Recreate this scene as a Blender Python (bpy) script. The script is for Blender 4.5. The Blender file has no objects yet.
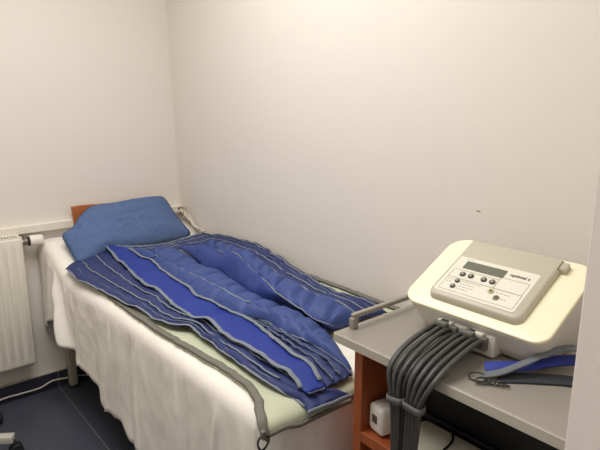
import bpy, bmesh, math, random
from mathutils import Vector, Matrix, noise
random.seed(4)
S = bpy.context.scene
COL = S.collection
R = math.radians

# ---- outlines of the soft goods, metres (x along the couch from the head wall, y from the long wall, z up)
K = {
    'flap_edge': [(0.3422, -0.7688, 0.74), (0.467, -0.7646, 0.732), (0.5991, -0.7573, 0.728), (0.7368, -0.7395, 0.726), (0.8471, -0.716, 0.726), (0.9208, -0.7135, 0.726), (1.0006, -0.6994, 0.726), (1.1216, -0.7068, 0.726), (1.1787, -0.7027, 0.728), (1.2346, -0.6879, 0.731), (1.2611, -0.6669, 0.734), (1.273, -0.6461, 0.736), (1.3162, -0.6465, 0.732), (1.3629, -0.6498, 0.727), (1.4443, -0.6441, 0.727), (1.5236, -0.6553, 0.727), (1.6156, -0.6597, 0.727), (1.7171, -0.6616, 0.727), (1.8273, -0.653, 0.722), (1.874, -0.6314, 0.705), (1.8926, -0.6189, 0.682)],
    'flap_in': [(0.1843, -0.5201, 0.775), (0.4286, -0.5508, 0.757), (0.6097, -0.5595, 0.744), (0.7609, -0.5708, 0.739), (0.893, -0.5651, 0.738), (1.0445, -0.5794, 0.738), (1.207, -0.5902, 0.738), (1.2728, -0.5701, 0.742), (1.4503, -0.5824, 0.738), (1.5494, -0.5703, 0.738), (1.6642, -0.5684, 0.733), (1.791, -0.5627, 0.73), (1.8886, -0.5541, 0.722), (1.9117, -0.4993, 0.7), (1.9141, -0.4819, 0.69)],
    'strip_near': [(0.278, -0.5532, 0.8), (0.4552, -0.5608, 0.765), (0.6568, -0.5788, 0.755), (0.8102, -0.5922, 0.75), (0.9465, -0.5901, 0.75), (1.093, -0.6034, 0.75), (1.2503, -0.6134, 0.75), (1.3243, -0.5994, 0.755), (1.4128, -0.6051, 0.753), (1.4928, -0.609, 0.75), (1.5943, -0.6008, 0.75), (1.7108, -0.603, 0.746), (1.7834, -0.6007, 0.746), (1.8613, -0.6174, 0.736), (1.8873, -0.6145, 0.73)],
    'strip_far': [(0.3926, -0.4741, 0.79), (0.5436, -0.4708, 0.775), (0.5915, -0.4584, 0.772), (0.8275, -0.4861, 0.765), (0.9951, -0.491, 0.762), (1.1227, -0.5085, 0.76), (1.2482, -0.4963, 0.758), (1.3587, -0.4984, 0.758), (1.4577, -0.4902, 0.758), (1.6212, -0.5163, 0.758), (1.7403, -0.5323, 0.754), (1.7841, -0.5267, 0.75), (1.8527, -0.5446, 0.74), (1.8924, -0.5576, 0.728)],
    'gusset_near': [(1.3359, -0.4922, 0.753), (1.4492, -0.4845, 0.75), (1.6132, -0.5104, 0.75), (1.7329, -0.5263, 0.746), (1.7769, -0.5206, 0.742), (1.846, -0.5385, 0.732), (1.8881, -0.5462, 0.722)],
    'gusset_far': [(1.3578, -0.4976, 0.765), (1.4194, -0.4803, 0.765), (1.5019, -0.4552, 0.763), (1.5986, -0.4625, 0.762), (1.6711, -0.4513, 0.76), (1.7614, -0.4476, 0.755), (1.8323, -0.4438, 0.742), (1.88, -0.4409, 0.722)],
    'leg_near': [(0.3926, -0.4741, 0.79), (0.5468, -0.4722, 0.776), (0.5979, -0.4612, 0.774), (0.8359, -0.4902, 0.768), (1.0028, -0.495, 0.765), (1.1299, -0.5125, 0.763), (1.2572, -0.5016, 0.762), (1.3635, -0.5013, 0.764), (1.4255, -0.4843, 0.768), (1.5084, -0.4599, 0.77), (1.6066, -0.4687, 0.77), (1.6788, -0.4577, 0.768), (1.7686, -0.4542, 0.763), (1.8362, -0.4477, 0.748), (1.8795, -0.4406, 0.728)],
    'leg_seam': [(0.5026, -0.4259, 0.795), (0.6068, -0.4344, 0.795), (0.7484, -0.4355, 0.79), (0.8643, -0.4427, 0.792), (0.9967, -0.4449, 0.795), (1.1137, -0.4487, 0.797), (1.2569, -0.4571, 0.798), (1.3502, -0.4577, 0.798), (1.4794, -0.4465, 0.797), (1.6176, -0.4277, 0.79), (1.7649, -0.4387, 0.77), (1.8318, -0.4394, 0.75), (1.8675, -0.4328, 0.73)],
    'leg_valley': [(0.4968, -0.3193, 0.79), (0.6486, -0.3031, 0.785), (0.7855, -0.3121, 0.77), (0.8711, -0.3009, 0.765), (0.9603, -0.2897, 0.762), (1.1138, -0.3194, 0.76), (1.2225, -0.3403, 0.757), (1.3228, -0.346, 0.755), (1.4283, -0.3241, 0.75), (1.5445, -0.3135, 0.746), (1.6416, -0.3262, 0.738), (1.752, -0.3669, 0.73), (1.8452, -0.4104, 0.72)],
    'thigh_near': [(0.4813, -0.2791, 0.79), (0.6393, -0.2875, 0.785), (0.7719, -0.2941, 0.768), (0.85, -0.2885, 0.762), (0.9379, -0.2758, 0.758), (1.0913, -0.3047, 0.755), (1.2019, -0.3262, 0.752), (1.3089, -0.322, 0.745), (1.397, -0.2994, 0.738), (1.4865, -0.2922, 0.733), (1.5495, -0.2899, 0.73), (1.6126, -0.2812, 0.73)],
    'thigh_seam': [(0.5893, -0.1769, 0.8), (0.8205, -0.2057, 0.81), (0.9579, -0.2251, 0.812), (1.0731, -0.246, 0.812), (1.2597, -0.2943, 0.81), (1.3787, -0.3313, 0.803), (1.4844, -0.332, 0.79), (1.5692, -0.3258, 0.772), (1.6215, -0.3129, 0.76), (1.6377, -0.2675, 0.742)],
    'thigh_far': [(0.5734, -0.1046, 0.8), (0.8156, -0.1206, 0.808), (1.0165, -0.1438, 0.81), (1.1969, -0.193, 0.81), (1.3332, -0.2241, 0.81), (1.47, -0.2258, 0.808), (1.5612, -0.2108, 0.8), (1.6319, -0.2006, 0.785), (1.6681, -0.1824, 0.762)],
    'back_edge': [(0.3308, -0.0343, 0.79), (0.5649, -0.0279, 0.812), (0.7206, -0.028, 0.822), (0.9742, -0.0351, 0.808), (1.1566, -0.0547, 0.785), (1.3559, -0.0888, 0.778), (1.5148, -0.0894, 0.777), (1.6333, -0.0797, 0.774), (1.6913, -0.0798, 0.765)],
    'waist_top': [(0.2394, -0.5296, 0.788), (0.3384, -0.4667, 0.79), (0.4147, -0.3854, 0.797), (0.4268, -0.2949, 0.797), (0.366, -0.1503, 0.793), (0.3207, -0.0285, 0.79)],
    'waist_low': [(0.4031, -0.4787, 0.788), (0.5194, -0.4593, 0.785), (0.5814, -0.4225, 0.792), (0.539, -0.3086, 0.792), (0.5959, -0.1806, 0.802), (0.5593, -0.0903, 0.8)],
    'flap_end': [(1.921, -0.6602, 0.7347), (1.921, -0.6431, 0.7021), (1.921, -0.6048, 0.7136), (1.921, -0.5577, 0.7136), (1.921, -0.52, 0.7057), (1.921, -0.481, 0.6943)],
    'mat_near': [(0.7314, -0.7308, 0.705), (0.9292, -0.7301, 0.712), (1.1755, -0.7286, 0.715), (1.4032, -0.717, 0.715), (1.5354, -0.7095, 0.715), (1.6526, -0.7017, 0.714), (1.7492, -0.7117, 0.712), (1.8096, -0.7274, 0.706)],
    'pillow': [(-0.5561, 0.3151), (-0.5009, 0.3266), (-0.4371, 0.3271), (-0.2952, 0.3374), (-0.1665, 0.3369), (-0.1274, 0.3131), (-0.1112, 0.2023), (-0.09, 0.121), (-0.0834, 0.0502), (-0.2096, 0.0342), (-0.3796, 0.0295), (-0.5243, 0.0346), (-0.5896, 0.0181), (-0.6526, 0.0022), (-0.7044, 0.0021), (-0.7172, 0.0694), (-0.7297, 0.1557), (-0.7127, 0.1829), (-0.6681, 0.2055), (-0.6161, 0.2661)],
    'cable': [(0.024, -1.056, 0.0335), (0.024, -0.9638, 0.0328), (0.024, -0.8676, 0.0322), (0.024, -0.8061, 0.0509), (0.024, -0.7352, 0.0438), (0.024, -0.6883, 0.0396)],
}


# ------------------------------------------------------------------ materials
def lin(c):
    c /= 255.0
    return c / 12.92 if c <= 0.04045 else ((c + 0.055) / 1.055) ** 2.4
def L(rgb): return tuple(lin(c) for c in rgb) + (1.0,)

def mat(name, rgb, rough=0.6, metal=0.0, var=0.06, nscale=8.0, bump=0.0, bscale=60.0, bdist=0.002, spec=0.5, coat=0.0):
    m = bpy.data.materials.new(name); m.use_nodes = True
    nt = m.node_tree; N = nt.nodes; b = N['Principled BSDF']
    b.inputs['Roughness'].default_value = rough; b.inputs['Metallic'].default_value = metal
    b.inputs['Specular IOR Level'].default_value = spec
    b.inputs['Coat Weight'].default_value = coat
    tc = N.new('ShaderNodeTexCoord')
    n = N.new('ShaderNodeTexNoise'); n.inputs['Scale'].default_value = nscale; n.inputs['Detail'].default_value = 4
    nt.links.new(tc.outputs['Object'], n.inputs['Vector'])
    mx = N.new('ShaderNodeMix'); mx.data_type = 'RGBA'
    c = L(rgb)
    mx.inputs['A'].default_value = tuple(max(0, v * (1 - var)) for v in c[:3]) + (1,)
    mx.inputs['B'].default_value = tuple(min(1, v * (1 + var)) for v in c[:3]) + (1,)
    nt.links.new(n.outputs['Fac'], mx.inputs['Factor']); nt.links.new(mx.outputs['Result'], b.inputs['Base Color'])
    if bump > 0:
        n2 = N.new('ShaderNodeTexNoise'); n2.inputs['Scale'].default_value = bscale; n2.inputs['Detail'].default_value = 5
        n2.inputs['Distortion'].default_value = 0.6
        nt.links.new(tc.outputs['Object'], n2.inputs['Vector'])
        bp = N.new('ShaderNodeBump'); bp.inputs['Strength'].default_value = bump; bp.inputs['Distance'].default_value = bdist
        nt.links.new(n2.outputs['Fac'], bp.inputs['Height']); nt.links.new(bp.outputs['Normal'], b.inputs['Normal'])
    return m

def wood(name, rgb, dark):
    m = mat(name, rgb, 0.42)
    nt = m.node_tree; N = nt.nodes; b = N['Principled BSDF']
    tc = N.new('ShaderNodeTexCoord'); mp = N.new('ShaderNodeMapping'); mp.inputs['Scale'].default_value = (6, 6, 0.6)
    n = N.new('ShaderNodeTexNoise'); n.inputs['Scale'].default_value = 9; n.inputs['Detail'].default_value = 6; n.inputs['Distortion'].default_value = 1.2
    mx = N.new('ShaderNodeMix'); mx.data_type = 'RGBA'; mx.inputs['A'].default_value = L(dark); mx.inputs['B'].default_value = L(rgb)
    nt.links.new(tc.outputs['Object'], mp.inputs['Vector']); nt.links.new(mp.outputs['Vector'], n.inputs['Vector'])
    nt.links.new(n.outputs['Fac'], mx.inputs['Factor']); nt.links.new(mx.outputs['Result'], b.inputs['Base Color'])
    return m

def tile_mat(name, rgb, grout, size, off, width=0.004):
    m = mat(name, rgb, 0.38, var=0.12, nscale=3)
    nt = m.node_tree; N = nt.nodes; b = N['Principled BSDF']
    src = b.inputs['Base Color'].links[0].from_socket
    tc = N.new('ShaderNodeTexCoord'); sp = N.new('ShaderNodeSeparateXYZ'); nt.links.new(tc.outputs['Object'], sp.inputs[0])
    def line(sock, o):
        a = N.new('ShaderNodeMath'); a.operation = 'ADD'; nt.links.new(sock, a.inputs[0]); a.inputs[1].default_value = o
        p = N.new('ShaderNodeMath'); p.operation = 'PINGPONG'; nt.links.new(a.outputs[0], p.inputs[0]); p.inputs[1].default_value = size / 2
        l = N.new('ShaderNodeMath'); l.operation = 'LESS_THAN'; nt.links.new(p.outputs[0], l.inputs[0]); l.inputs[1].default_value = width / 2
        return l.outputs[0]
    mm = N.new('ShaderNodeMath'); mm.operation = 'MAXIMUM'
    nt.links.new(line(sp.outputs['X'], off[0]), mm.inputs[0]); nt.links.new(line(sp.outputs['Y'], off[1]), mm.inputs[1])
    # flecks of the terrazzo-like tile
    v = N.new('ShaderNodeTexNoise'); v.inputs['Scale'].default_value = 90; v.inputs['Detail'].default_value = 2
    nt.links.new(tc.outputs['Object'], v.inputs['Vector'])
    cr = N.new('ShaderNodeMapRange'); cr.inputs['From Min'].default_value = 0.68; cr.inputs['From Max'].default_value = 0.78
    nt.links.new(v.outputs['Fac'], cr.inputs['Value'])
    m1 = N.new('ShaderNodeMix'); m1.data_type = 'RGBA'; nt.links.new(cr.outputs['Result'], m1.inputs['Factor'])
    nt.links.new(src, m1.inputs['A']); m1.inputs['B'].default_value = L(tuple(min(255, c + 38) for c in rgb))
    m2 = N.new('ShaderNodeMix'); m2.data_type = 'RGBA'; nt.links.new(mm.outputs[0], m2.inputs['Factor'])
    nt.links.new(m1.outputs['Result'], m2.inputs['A']); m2.inputs['B'].default_value = L(grout)
    nt.links.new(m2.outputs['Result'], b.inputs['Base Color'])
    return m

M = dict(
    wall=mat('wall_paint', (228, 222, 213), 0.85, var=0.015, nscale=2.5, bump=0.12, bscale=120, bdist=0.001, spec=0.2),
    lining=mat('door_lining_paint', (236, 226, 218), 0.55, var=0.012),
    white=mat('white_paint', (232, 225, 212), 0.45, var=0.02),
    radiator=mat('radiator_enamel', (228, 222, 208), 0.35, var=0.015),
    floor=tile_mat('navy_floor_tile', (72, 75, 87), (136, 133, 128), 0.90, (0.90, 0.77)),
    skirt=mat('navy_skirting_tile', (48, 50, 64), 0.35, var=0.08),
    grout=mat('grout', (196, 184, 166), 0.9),
    darkgrout=mat('joint_grout', (120, 118, 118), 0.9),
    sheet=mat('white_sheet', (240, 235, 226), 0.9, var=0.015, bump=0.22, bscale=34, bdist=0.003, spec=0.15),
    pillow=mat('pillow_cotton', (88, 108, 148), 0.9, var=0.20, nscale=60, bump=0.5, bscale=22, bdist=0.006, spec=0.15),
    bright=mat('royal_blue_nylon', (31, 53, 138), 0.55, var=0.08, bump=0.35, bscale=14, bdist=0.006, spec=0.35),
    thigh=mat('mid_blue_nylon', (48, 66, 130), 0.55, var=0.1, bump=0.45, bscale=18, bdist=0.006, spec=0.35),
    leg=mat('quilted_blue_nylon', (58, 77, 134), 0.55, var=0.10, bump=0.45, bscale=18, bdist=0.006, spec=0.35),
    flap=mat('dull_blue_nylon', (48, 57, 104), 0.6, var=0.12, bump=0.45, bscale=20, bdist=0.006, spec=0.3),
    tape=mat('grey_seam_tape', (124, 131, 142), 0.85, var=0.12, nscale=40, bump=0.4, bscale=90),
    tapedark=mat('slate_seam_tape', (84, 94, 120), 0.85, var=0.12, nscale=40, bump=0.4, bscale=90),
    mat=mat('pale_green_lining', (192, 196, 170), 0.75, var=0.05, bump=0.4, bscale=16, bdist=0.006, spec=0.25),
    binding=mat('grey_binding', (116, 113, 104), 0.85, var=0.12, nscale=30, bump=0.4, bscale=70),
    steel=mat('steel', (150, 148, 142), 0.3, metal=0.9, var=0.05),
    darksteel=mat('dark_steel', (70, 68, 66), 0.35, metal=0.8, var=0.08),
    top=mat('brushed_top', (156, 150, 141), 0.36, metal=0.25, var=0.07, nscale=14, bump=0.08, bscale=90),
    edge=mat('top_edge_sheen', (196, 190, 176), 0.38, metal=0.2, var=0.05),  # lighter than the top, paints the reflection along its front edge
    cabinet=wood('orange_brown_wood', (172, 92, 50), (142, 68, 34)),
    headboard=wood('headboard_wood', (184, 112, 62), (160, 90, 46)),
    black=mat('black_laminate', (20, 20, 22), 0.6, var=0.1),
    legmetal=mat('couch_metal', (176, 168, 152), 0.45, var=0.03),
    vinyl=mat('couch_vinyl', (190, 182, 168), 0.5, var=0.03),
    cream=mat('cream_plastic', (246, 238, 208), 0.4, var=0.015, coat=0.1),
    shell=mat('offwhite_plastic', (212, 208, 200), 0.42, var=0.015),
    slab=mat('warm_grey_plastic', (188, 182, 165), 0.45, var=0.02),
    label=mat('panel_label', (224, 220, 206), 0.4, var=0.01),
    lcd=mat('lcd_glass', (104, 106, 92), 0.25, var=0.04),
    button=mat('dark_button', (66, 66, 62), 0.4, var=0.05),
    buttoncap=mat('button_cap', (150, 148, 136), 0.35, var=0.05),
    print=mat('panel_print', (150, 148, 136), 0.6, var=0.03),
    ink=mat('dark_print', (92, 88, 76), 0.6, var=0.03),
    startcap=mat('start_cap', (196, 190, 150), 0.4, var=0.04),
    hose=mat('grey_rubber_hose', (66, 66, 65), 0.42, var=0.08, spec=0.5),
    hosestrap=mat('hose_strap', (98, 99, 99), 0.7, var=0.06),
    plug=mat('hose_plug', (104, 102, 94), 0.55, var=0.06),
    box=mat('white_device_case', (226, 220, 212), 0.4, var=0.015),
    sticker=mat('brown_sticker', (92, 66, 60), 0.5, var=0.3, nscale=300),
    beige=mat('beige_device_case', (206, 202, 184), 0.45, var=0.03),
    cord=mat('white_cord', (214, 206, 190), 0.5, var=0.06),
    browncord=mat('tan_cord', (168, 150, 122), 0.5, var=0.06),
    blackcord=mat('black_cord', (26, 26, 30), 0.45, var=0.08),
    rubber=mat('black_rubber', (32, 32, 34), 0.5, var=0.1),
    stool=mat('stool_base', (196, 192, 182), 0.35, var=0.03),
    hub=mat('caster_hub', (120, 120, 122), 0.4, var=0.05),
    strapblue=mat('blue_webbing', (38, 54, 142), 0.7, var=0.1, bump=0.3, bscale=120),
    strapgrey=mat('grey_webbing', (104, 108, 114), 0.85, var=0.12, nscale=50, bump=0.3, bscale=120),
    strapshade=mat('belt_shade', (50, 52, 57), 0.85, var=0.12, nscale=50, bump=0.3, bscale=120),  # painted shadow colour for the band under the belt
    valve=mat('valve_plastic', (236, 230, 220), 0.35, var=0.01),
    brass=mat('nickel_valve', (150, 144, 134), 0.35, metal=0.7, var=0.05),
)

# ------------------------------------------------------------------ object helpers
def obj(name, bm, m, parent=None, smooth=True, mods=None):
    me = bpy.data.meshes.new(name)
    bmesh.ops.recalc_face_normals(bm, faces=bm.faces[:])
    bm.to_mesh(me); bm.free()
    ms = m if isinstance(m, (list, tuple)) else [m]
    for x in ms: me.materials.append(M[x])
    for p in me.polygons: p.use_smooth = smooth
    o = bpy.data.objects.new(name, me); COL.objects.link(o)
    if parent is not None:
        o.parent = parent
        o.matrix_parent_inverse = Matrix.Translation(parent.location).inverted() @ Matrix.Identity(4) if parent.type == 'EMPTY' else Matrix.Identity(4)
        if parent.type == 'EMPTY' and tuple(parent.rotation_euler) != (0, 0, 0):
            o.matrix_parent_inverse = (Matrix.Translation(parent.location) @ parent.rotation_euler.to_matrix().to_4x4()).inverted()
        if parent.type == 'MESH':
            o.matrix_parent_inverse = Matrix.Identity(4)
    return o
def tag(o, label, cat, group=None):
    o['label'] = label; o['category'] = cat
    if group: o['group'] = group
    return o
def thing(name, label, cat, loc=(0, 0, 0), group=None):
    o = bpy.data.objects.new(name, None); COL.objects.link(o); o.location = loc; o.empty_display_size = 0.05
    return tag(o, label, cat, group)
def struct(name, bm, m):
    o = obj(name, bm, m, smooth=False); o['kind'] = 'structure'; return o
def solidify(o, t, off=-1):
    md = o.modifiers.new('thick', 'SOLIDIFY'); md.thickness = t; md.offset = off; return o
def subsurf(o, n=1):
    md = o.modifiers.new('sub', 'SUBSURF'); md.levels = n; md.render_levels = n; return o

def add_box(bm, lo, hi, bevel=0.0, seg=2, T=None):
    b = bmesh.new()
    bmesh.ops.create_cube(b, size=1.0)
    for v in b.verts:
        v.co = Vector([lo[i] + (v.co[i] + 0.5) * (hi[i] - lo[i]) for i in range(3)])
    if bevel > 0:
        bmesh.ops.bevel(b, geom=b.edges[:], offset=bevel, segments=seg, profile=0.5, affect='EDGES', clamp_overlap=True)
    merge(bm, b, T)
def merge(bm, b, T=None):
    mp = {}
    for v in b.verts: mp[v] = bm.verts.new(T @ v.co if T else v.co)
    for f in b.faces:
        try:
            nf = bm.faces.new([mp[v] for v in f.verts]); nf.material_index = f.material_index
        except ValueError: pass
    b.free()
def box(lo, hi, bevel=0.0, seg=2, T=None):
    bm = bmesh.new(); add_box(bm, lo, hi, bevel, seg, T); return bm
def add_cyl(bm, p, q, r, r2=None, n=20, bevel=0.0):
    p = Vector(p); q = Vector(q); d = q - p
    b = bmesh.new(); bmesh.ops.create_cone(b, cap_ends=True, segments=n, radius1=r, radius2=r if r2 is None else r2, depth=d.length)
    if bevel > 0:
        es = [e for e in b.edges if len(e.link_faces) == 2 and any(len(f.verts) > 4 for f in e.link_faces)]
        bmesh.ops.bevel(b, geom=es, offset=bevel, segments=2, profile=0.5, affect='EDGES')
    merge(bm, b, Matrix.Translation((p + q) / 2) @ d.to_track_quat('Z', 'Y').to_matrix().to_4x4())
def cyl(p, q, r, r2=None, n=20, bevel=0.0):
    bm = bmesh.new(); add_cyl(bm, p, q, r, r2, n, bevel); return bm

def smooth_path(pts, n):
    """Catmull-Rom through pts, resampled to n points of equal arc length."""
    P = [Vector(p) for p in pts]
    if len(P) == 2: P = [P[0], P[0].lerp(P[1], .5), P[1]]
    d = []
    for i in range(len(P) - 1):
        p0 = P[i - 1] if i else P[0] * 2 - P[1]
        p1, p2 = P[i], P[i + 1]
        p3 = P[i + 2] if i + 2 < len(P) else P[-1] * 2 - P[-2]
        for k in range(16):
            t = k / 16
            d.append(0.5 * ((2 * p1) + (p2 - p0) * t + (2 * p0 - 5 * p1 + 4 * p2 - p3) * t * t + (3 * p1 - p0 - 3 * p2 + p3) * t ** 3))
    d.append(P[-1])
    acc = [0.0]
    for i in range(1, len(d)): acc.append(acc[-1] + (d[i] - d[i - 1]).length)
    out = []; j = 0
    for k in range(n):
        s = acc[-1] * k / (n - 1)
        while j < len(d) - 2 and acc[j + 1] < s: j += 1
        seg = acc[j + 1] - acc[j]
        out.append(d[j].lerp(d[j + 1], (s - acc[j]) / seg if seg > 1e-9 else 0))
    return out

def add_tube(bm, pts, r, n=10, steps=None, closed=False):
    P = smooth_path(pts, steps or max(12, len(pts) * 6))
    T = [(P[min(i + 1, len(P) - 1)] - P[max(i - 1, 0)]).normalized() for i in range(len(P))]
    ref = Vector((0, 0, 1)) if abs(T[0].z) < 0.9 else Vector((1, 0, 0))
    u = (ref - T[0] * ref.dot(T[0])).normalized()
    rings = []
    for i, p in enumerate(P):
        u = (u - T[i] * u.dot(T[i])).normalized(); w = T[i].cross(u)
        rr = r(i / (len(P) - 1)) if callable(r) else r
        rings.append([bm.verts.new(p + (u * math.cos(2 * math.pi * k / n) + w * math.sin(2 * math.pi * k / n)) * rr) for k in range(n)])
    for a, b in zip(rings, rings[1:]):
        for k in range(n): bm.faces.new((a[k], a[(k + 1) % n], b[(k + 1) % n], b[k]))
    bm.faces.new(rings[0][::-1]); bm.faces.new(rings[-1])
def tube(pts, r, n=10, steps=None):
    bm = bmesh.new(); add_tube(bm, pts, r, n, steps); return bm

def ribbon(pts, width, thick, steps, upv=(0, 0, 1), wdirs=None, lift=0.0, wob=0.0):
    """A flat band of real thickness along a path."""
    bm = bmesh.new(); P = smooth_path(pts, steps); rows = []
    W = smooth_path(wdirs, steps) if wdirs else None
    for i, p in enumerate(P):
        t = (P[min(i + 1, len(P) - 1)] - P[max(i - 1, 0)]).normalized()
        w = W[i].normalized() if W else t.cross(Vector(upv)).normalized()
        n = w.cross(t).normalized()
        if n.z < 0: n = -n
        c = p + n * lift
        if wob: c = c + w * (noise.noise(p * 28) * wob) + n * abs(noise.noise(p * 40 + Vector((3, 1, 7)))) * wob
        h = width / 2
        rows.append([bm.verts.new(c - w * h), bm.verts.new(c - w * h * .75 + n * thick), bm.verts.new(c + w * h * .75 + n * thick), bm.verts.new(c + w * h)])
    for a, b in zip(rows, rows[1:]):
        for k in range(4): bm.faces.new((a[k], a[(k + 1) % 4], b[(k + 1) % 4], b[k]))
    bm.faces.new(rows[0]); bm.faces.new(rows[-1][::-1])
    return bm

def sstep(a, b, x):
    t = max(0.0, min(1.0, (x - a) / (b - a))) if b != a else 0.0
    return t * t * (3 - 2 * t)

def interp(tab, x):
    if x <= tab[0][0]: return tab[0][1]
    for (x0, y0), (x1, y1) in zip(tab, tab[1:]):
        if x <= x1: return y0 + (y1 - y0) * (x - x0) / (x1 - x0)
    return tab[-1][1]

def rrect(x0, y0, x1, y1, r, n=6):
    rs = r if isinstance(r, (tuple, list)) else (r,) * 4      # bl, br, tr, tl
    out = []
    for (cx, cy, a0, rr) in ((x0 + rs[0], y0 + rs[0], 180, rs[0]), (x1 - rs[1], y0 + rs[1], 270, rs[1]), (x1 - rs[2], y1 - rs[2], 0, rs[2]), (x0 + rs[3], y1 - rs[3], 90, rs[3])):
        for k in range(n + 1):
            a = R(a0 + 90 * k / n); out.append((cx + rr * math.cos(a), cy + rr * math.sin(a)))
    return out
def add_layers(bm, rings, cap=True):
    vs = [[bm.verts.new(p) for p in ring] for ring in rings]
    n = len(vs[0])
    for a, b in zip(vs, vs[1:]):
        for k in range(n): bm.faces.new((a[k], a[(k + 1) % n], b[(k + 1) % n], b[k]))
    if cap: bm.faces.new(vs[0][::-1]); bm.faces.new(vs[-1])

# ------------------------------------------------------------------ the room
RX, RY, RZ = 2.625, -2.60, 2.60
struct('floor', box((-0.02, RY, -0.06), (4.4, 0.02, 0.0)), 'floor')
struct('ceiling', box((-0.1, RY - .1, RZ), (RX + .13, 0.1, RZ + 0.08)), 'wall')
struct('wall_back', box((-0.12, RY - .12, 0), (0, 0.12, RZ)), 'wall')
wp = bmesh.new()
prof_ = [(0, 0), (0, .9), (-.036, RZ), (.12, RZ), (.12, 0)]
add_layers(wp, [[(0, y, z) for y, z in prof_], [(RX + .13, y, z) for y, z in prof_]])
wr = struct('wall_right', wp, 'wall')
obj('scuff_mark', box((1.972, -.0066, 1.166), (1.985, -.004, 1.171), .0006), 'browncord', wr)
struct('wall_left', box((0, RY - .12, 0), (RX + .13, RY, RZ)), 'wall')
wf = bmesh.new()                                      # the wall with the doorway the room is seen through
JY = -0.778
add_box(wf, (RX, JY, 0), (RX + .13, 0, RZ)); add_box(wf, (RX, RY, 0), (RX + .13, -1.86, RZ)); add_box(wf, (RX, -1.86, 2.12), (RX + .13, JY, RZ))
struct('wall_front', wf, 'wall')
dl = bmesh.new(); add_box(dl, (RX, -.79, 0), (RX + .13, JY, 2.12), .002)
struct('trim_2', dl, 'lining')
# shallow cable duct running along the head wall
t1 = bmesh.new(); add_box(t1, (0, RY, 0.862), (0.034, 0, 0.902), 0.004)
struct('trim_1', t1, 'white')
bb = bmesh.new(); add_box(bb, (0, RY, 0), (0.012, 0, 0.090), 0.002)
bo = struct('baseboard_back', bb, 'skirt')
g = obj('grout_line', box((0, RY, 0.0895), (0.0125, 0, 0.0955), 0.001), 'grout', bo, False)
g2 = bmesh.new()
for y in (-0.77, -1.47, -2.17, -0.07): add_box(g2, (0.0, y - .0022, 0), (0.0126, y + .0022, 0.0895))
obj('tile_joint', g2, 'darkgrout', bo, False)
struct('baseboard_right', box((0, -0.012, 0), (RX, 0, 0.09), 0.002), 'skirt')

# ------------------------------------------------------------------ radiator
rad = thing('radiator', 'white ribbed panel radiator on the wall left of the couch', 'radiator', (0.07, -1.4, 0.2))
ry0, ry1, rz0, rz1 = -1.95, -0.888, 0.205, 0.862
bm = bmesh.new()
# front sheet with pressed vertical ribs
prof = []
y = ry1 - 0.004
k = 0
prof.append((ry1, 0.100)); 
while y > ry0 + 0.03:
    for dy, dx in ((0.0, 0.0), (0.012, 0.0), (0.016, 0.005), (0.030, 0.006), (0.034, 0.0)):
        prof.append((y - dy, 0.104 + dx))
    y -= 0.0385
prof.append((ry0, 0.1))
cols = []
for (yy, xx) in prof:
    c = []
    for zz, f in ((rz0, 0), (rz0 + .02, 0), (rz0 + .045, 0), (rz0 + .06, 1), (rz1 - .06, 1), (rz1 - .045, 0), (rz1 - .012, 0), (rz1, 0)):
        x = 0.104 + (xx - 0.104) * f if xx > .104 else xx
        if zz in (rz0, rz1): x = min(x, 0.100)
        c.append(bm.verts.new((x, yy, zz)))
    cols.append(c)
for a, b in zip(cols, cols[1:]):
    for i in range(len(a) - 1): bm.faces.new((a[i], b[i], b[i + 1], a[i + 1]))
fp = obj('front_panel', bm, 'radiator', rad); solidify(fp, 0.003, 0)
bm = bmesh.new(); add_box(bm, (0.034, ry0, rz0 + .01), (0.046, ry1 - .005, rz1 - .01), 0.003)
obj('rear_panel', bm, 'radiator', rad)
obj('side_cover', box((0.030, ry1 - .012, rz0), (0.1035, ry1, rz1), 0.003), 'radiator', rad)
obj('side_cover', box((0.030, ry0, rz0), (0.1035, ry0 + .012, rz1), 0.003), 'radiator', rad)
bm = bmesh.new()
add_box(bm, (0.032, ry0, rz1 - .004), (0.042, ry1, rz1 + .003), .001); add_box(bm, (0.092, ry0, rz1 - .004), (0.1025, ry1, rz1 + .003), .001)
y = ry1 - .02
while y > ry0:
    add_box(bm, (0.042, y - .005, rz1 - .003), (0.092, y, rz1 + .001)); y -= 0.0125
obj('top_grille', bm, 'radiator', rad, False)
for y in (-1.1, -1.7): obj('wall_bracket', box((0.0005, y - .02, 0.3), (0.034, y + .02, 0.8), .003), 'white', rad, False)
vb = bmesh.new(); add_cyl(vb, (0.068, -0.888, 0.832), (0.068, -0.868, 0.832), 0.013, n=16, bevel=.002); add_cyl(vb, (0.068, -0.872, 0.832), (0.068, -0.856, 0.832), 0.019, n=6)
add_cyl(vb, (0.068, -0.866, 0.832), (0.004, -0.866, 0.832), 0.010, n=14)
vv = obj('valve_body', vb, 'brass', rad)
hd = bmesh.new(); add_cyl(hd, (0.068, -0.857, 0.832), (0.068, -0.849, 0.832), 0.022, n=24); obj('valve_collar', hd, 'rubber', vv)
hd = bmesh.new(); add_cyl(hd, (0.068, -0.849, 0.832), (0.068, -0.788, 0.832), 0.028, 0.025, n=28, bevel=.004); obj('valve_head', hd, 'valve', vv)

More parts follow.
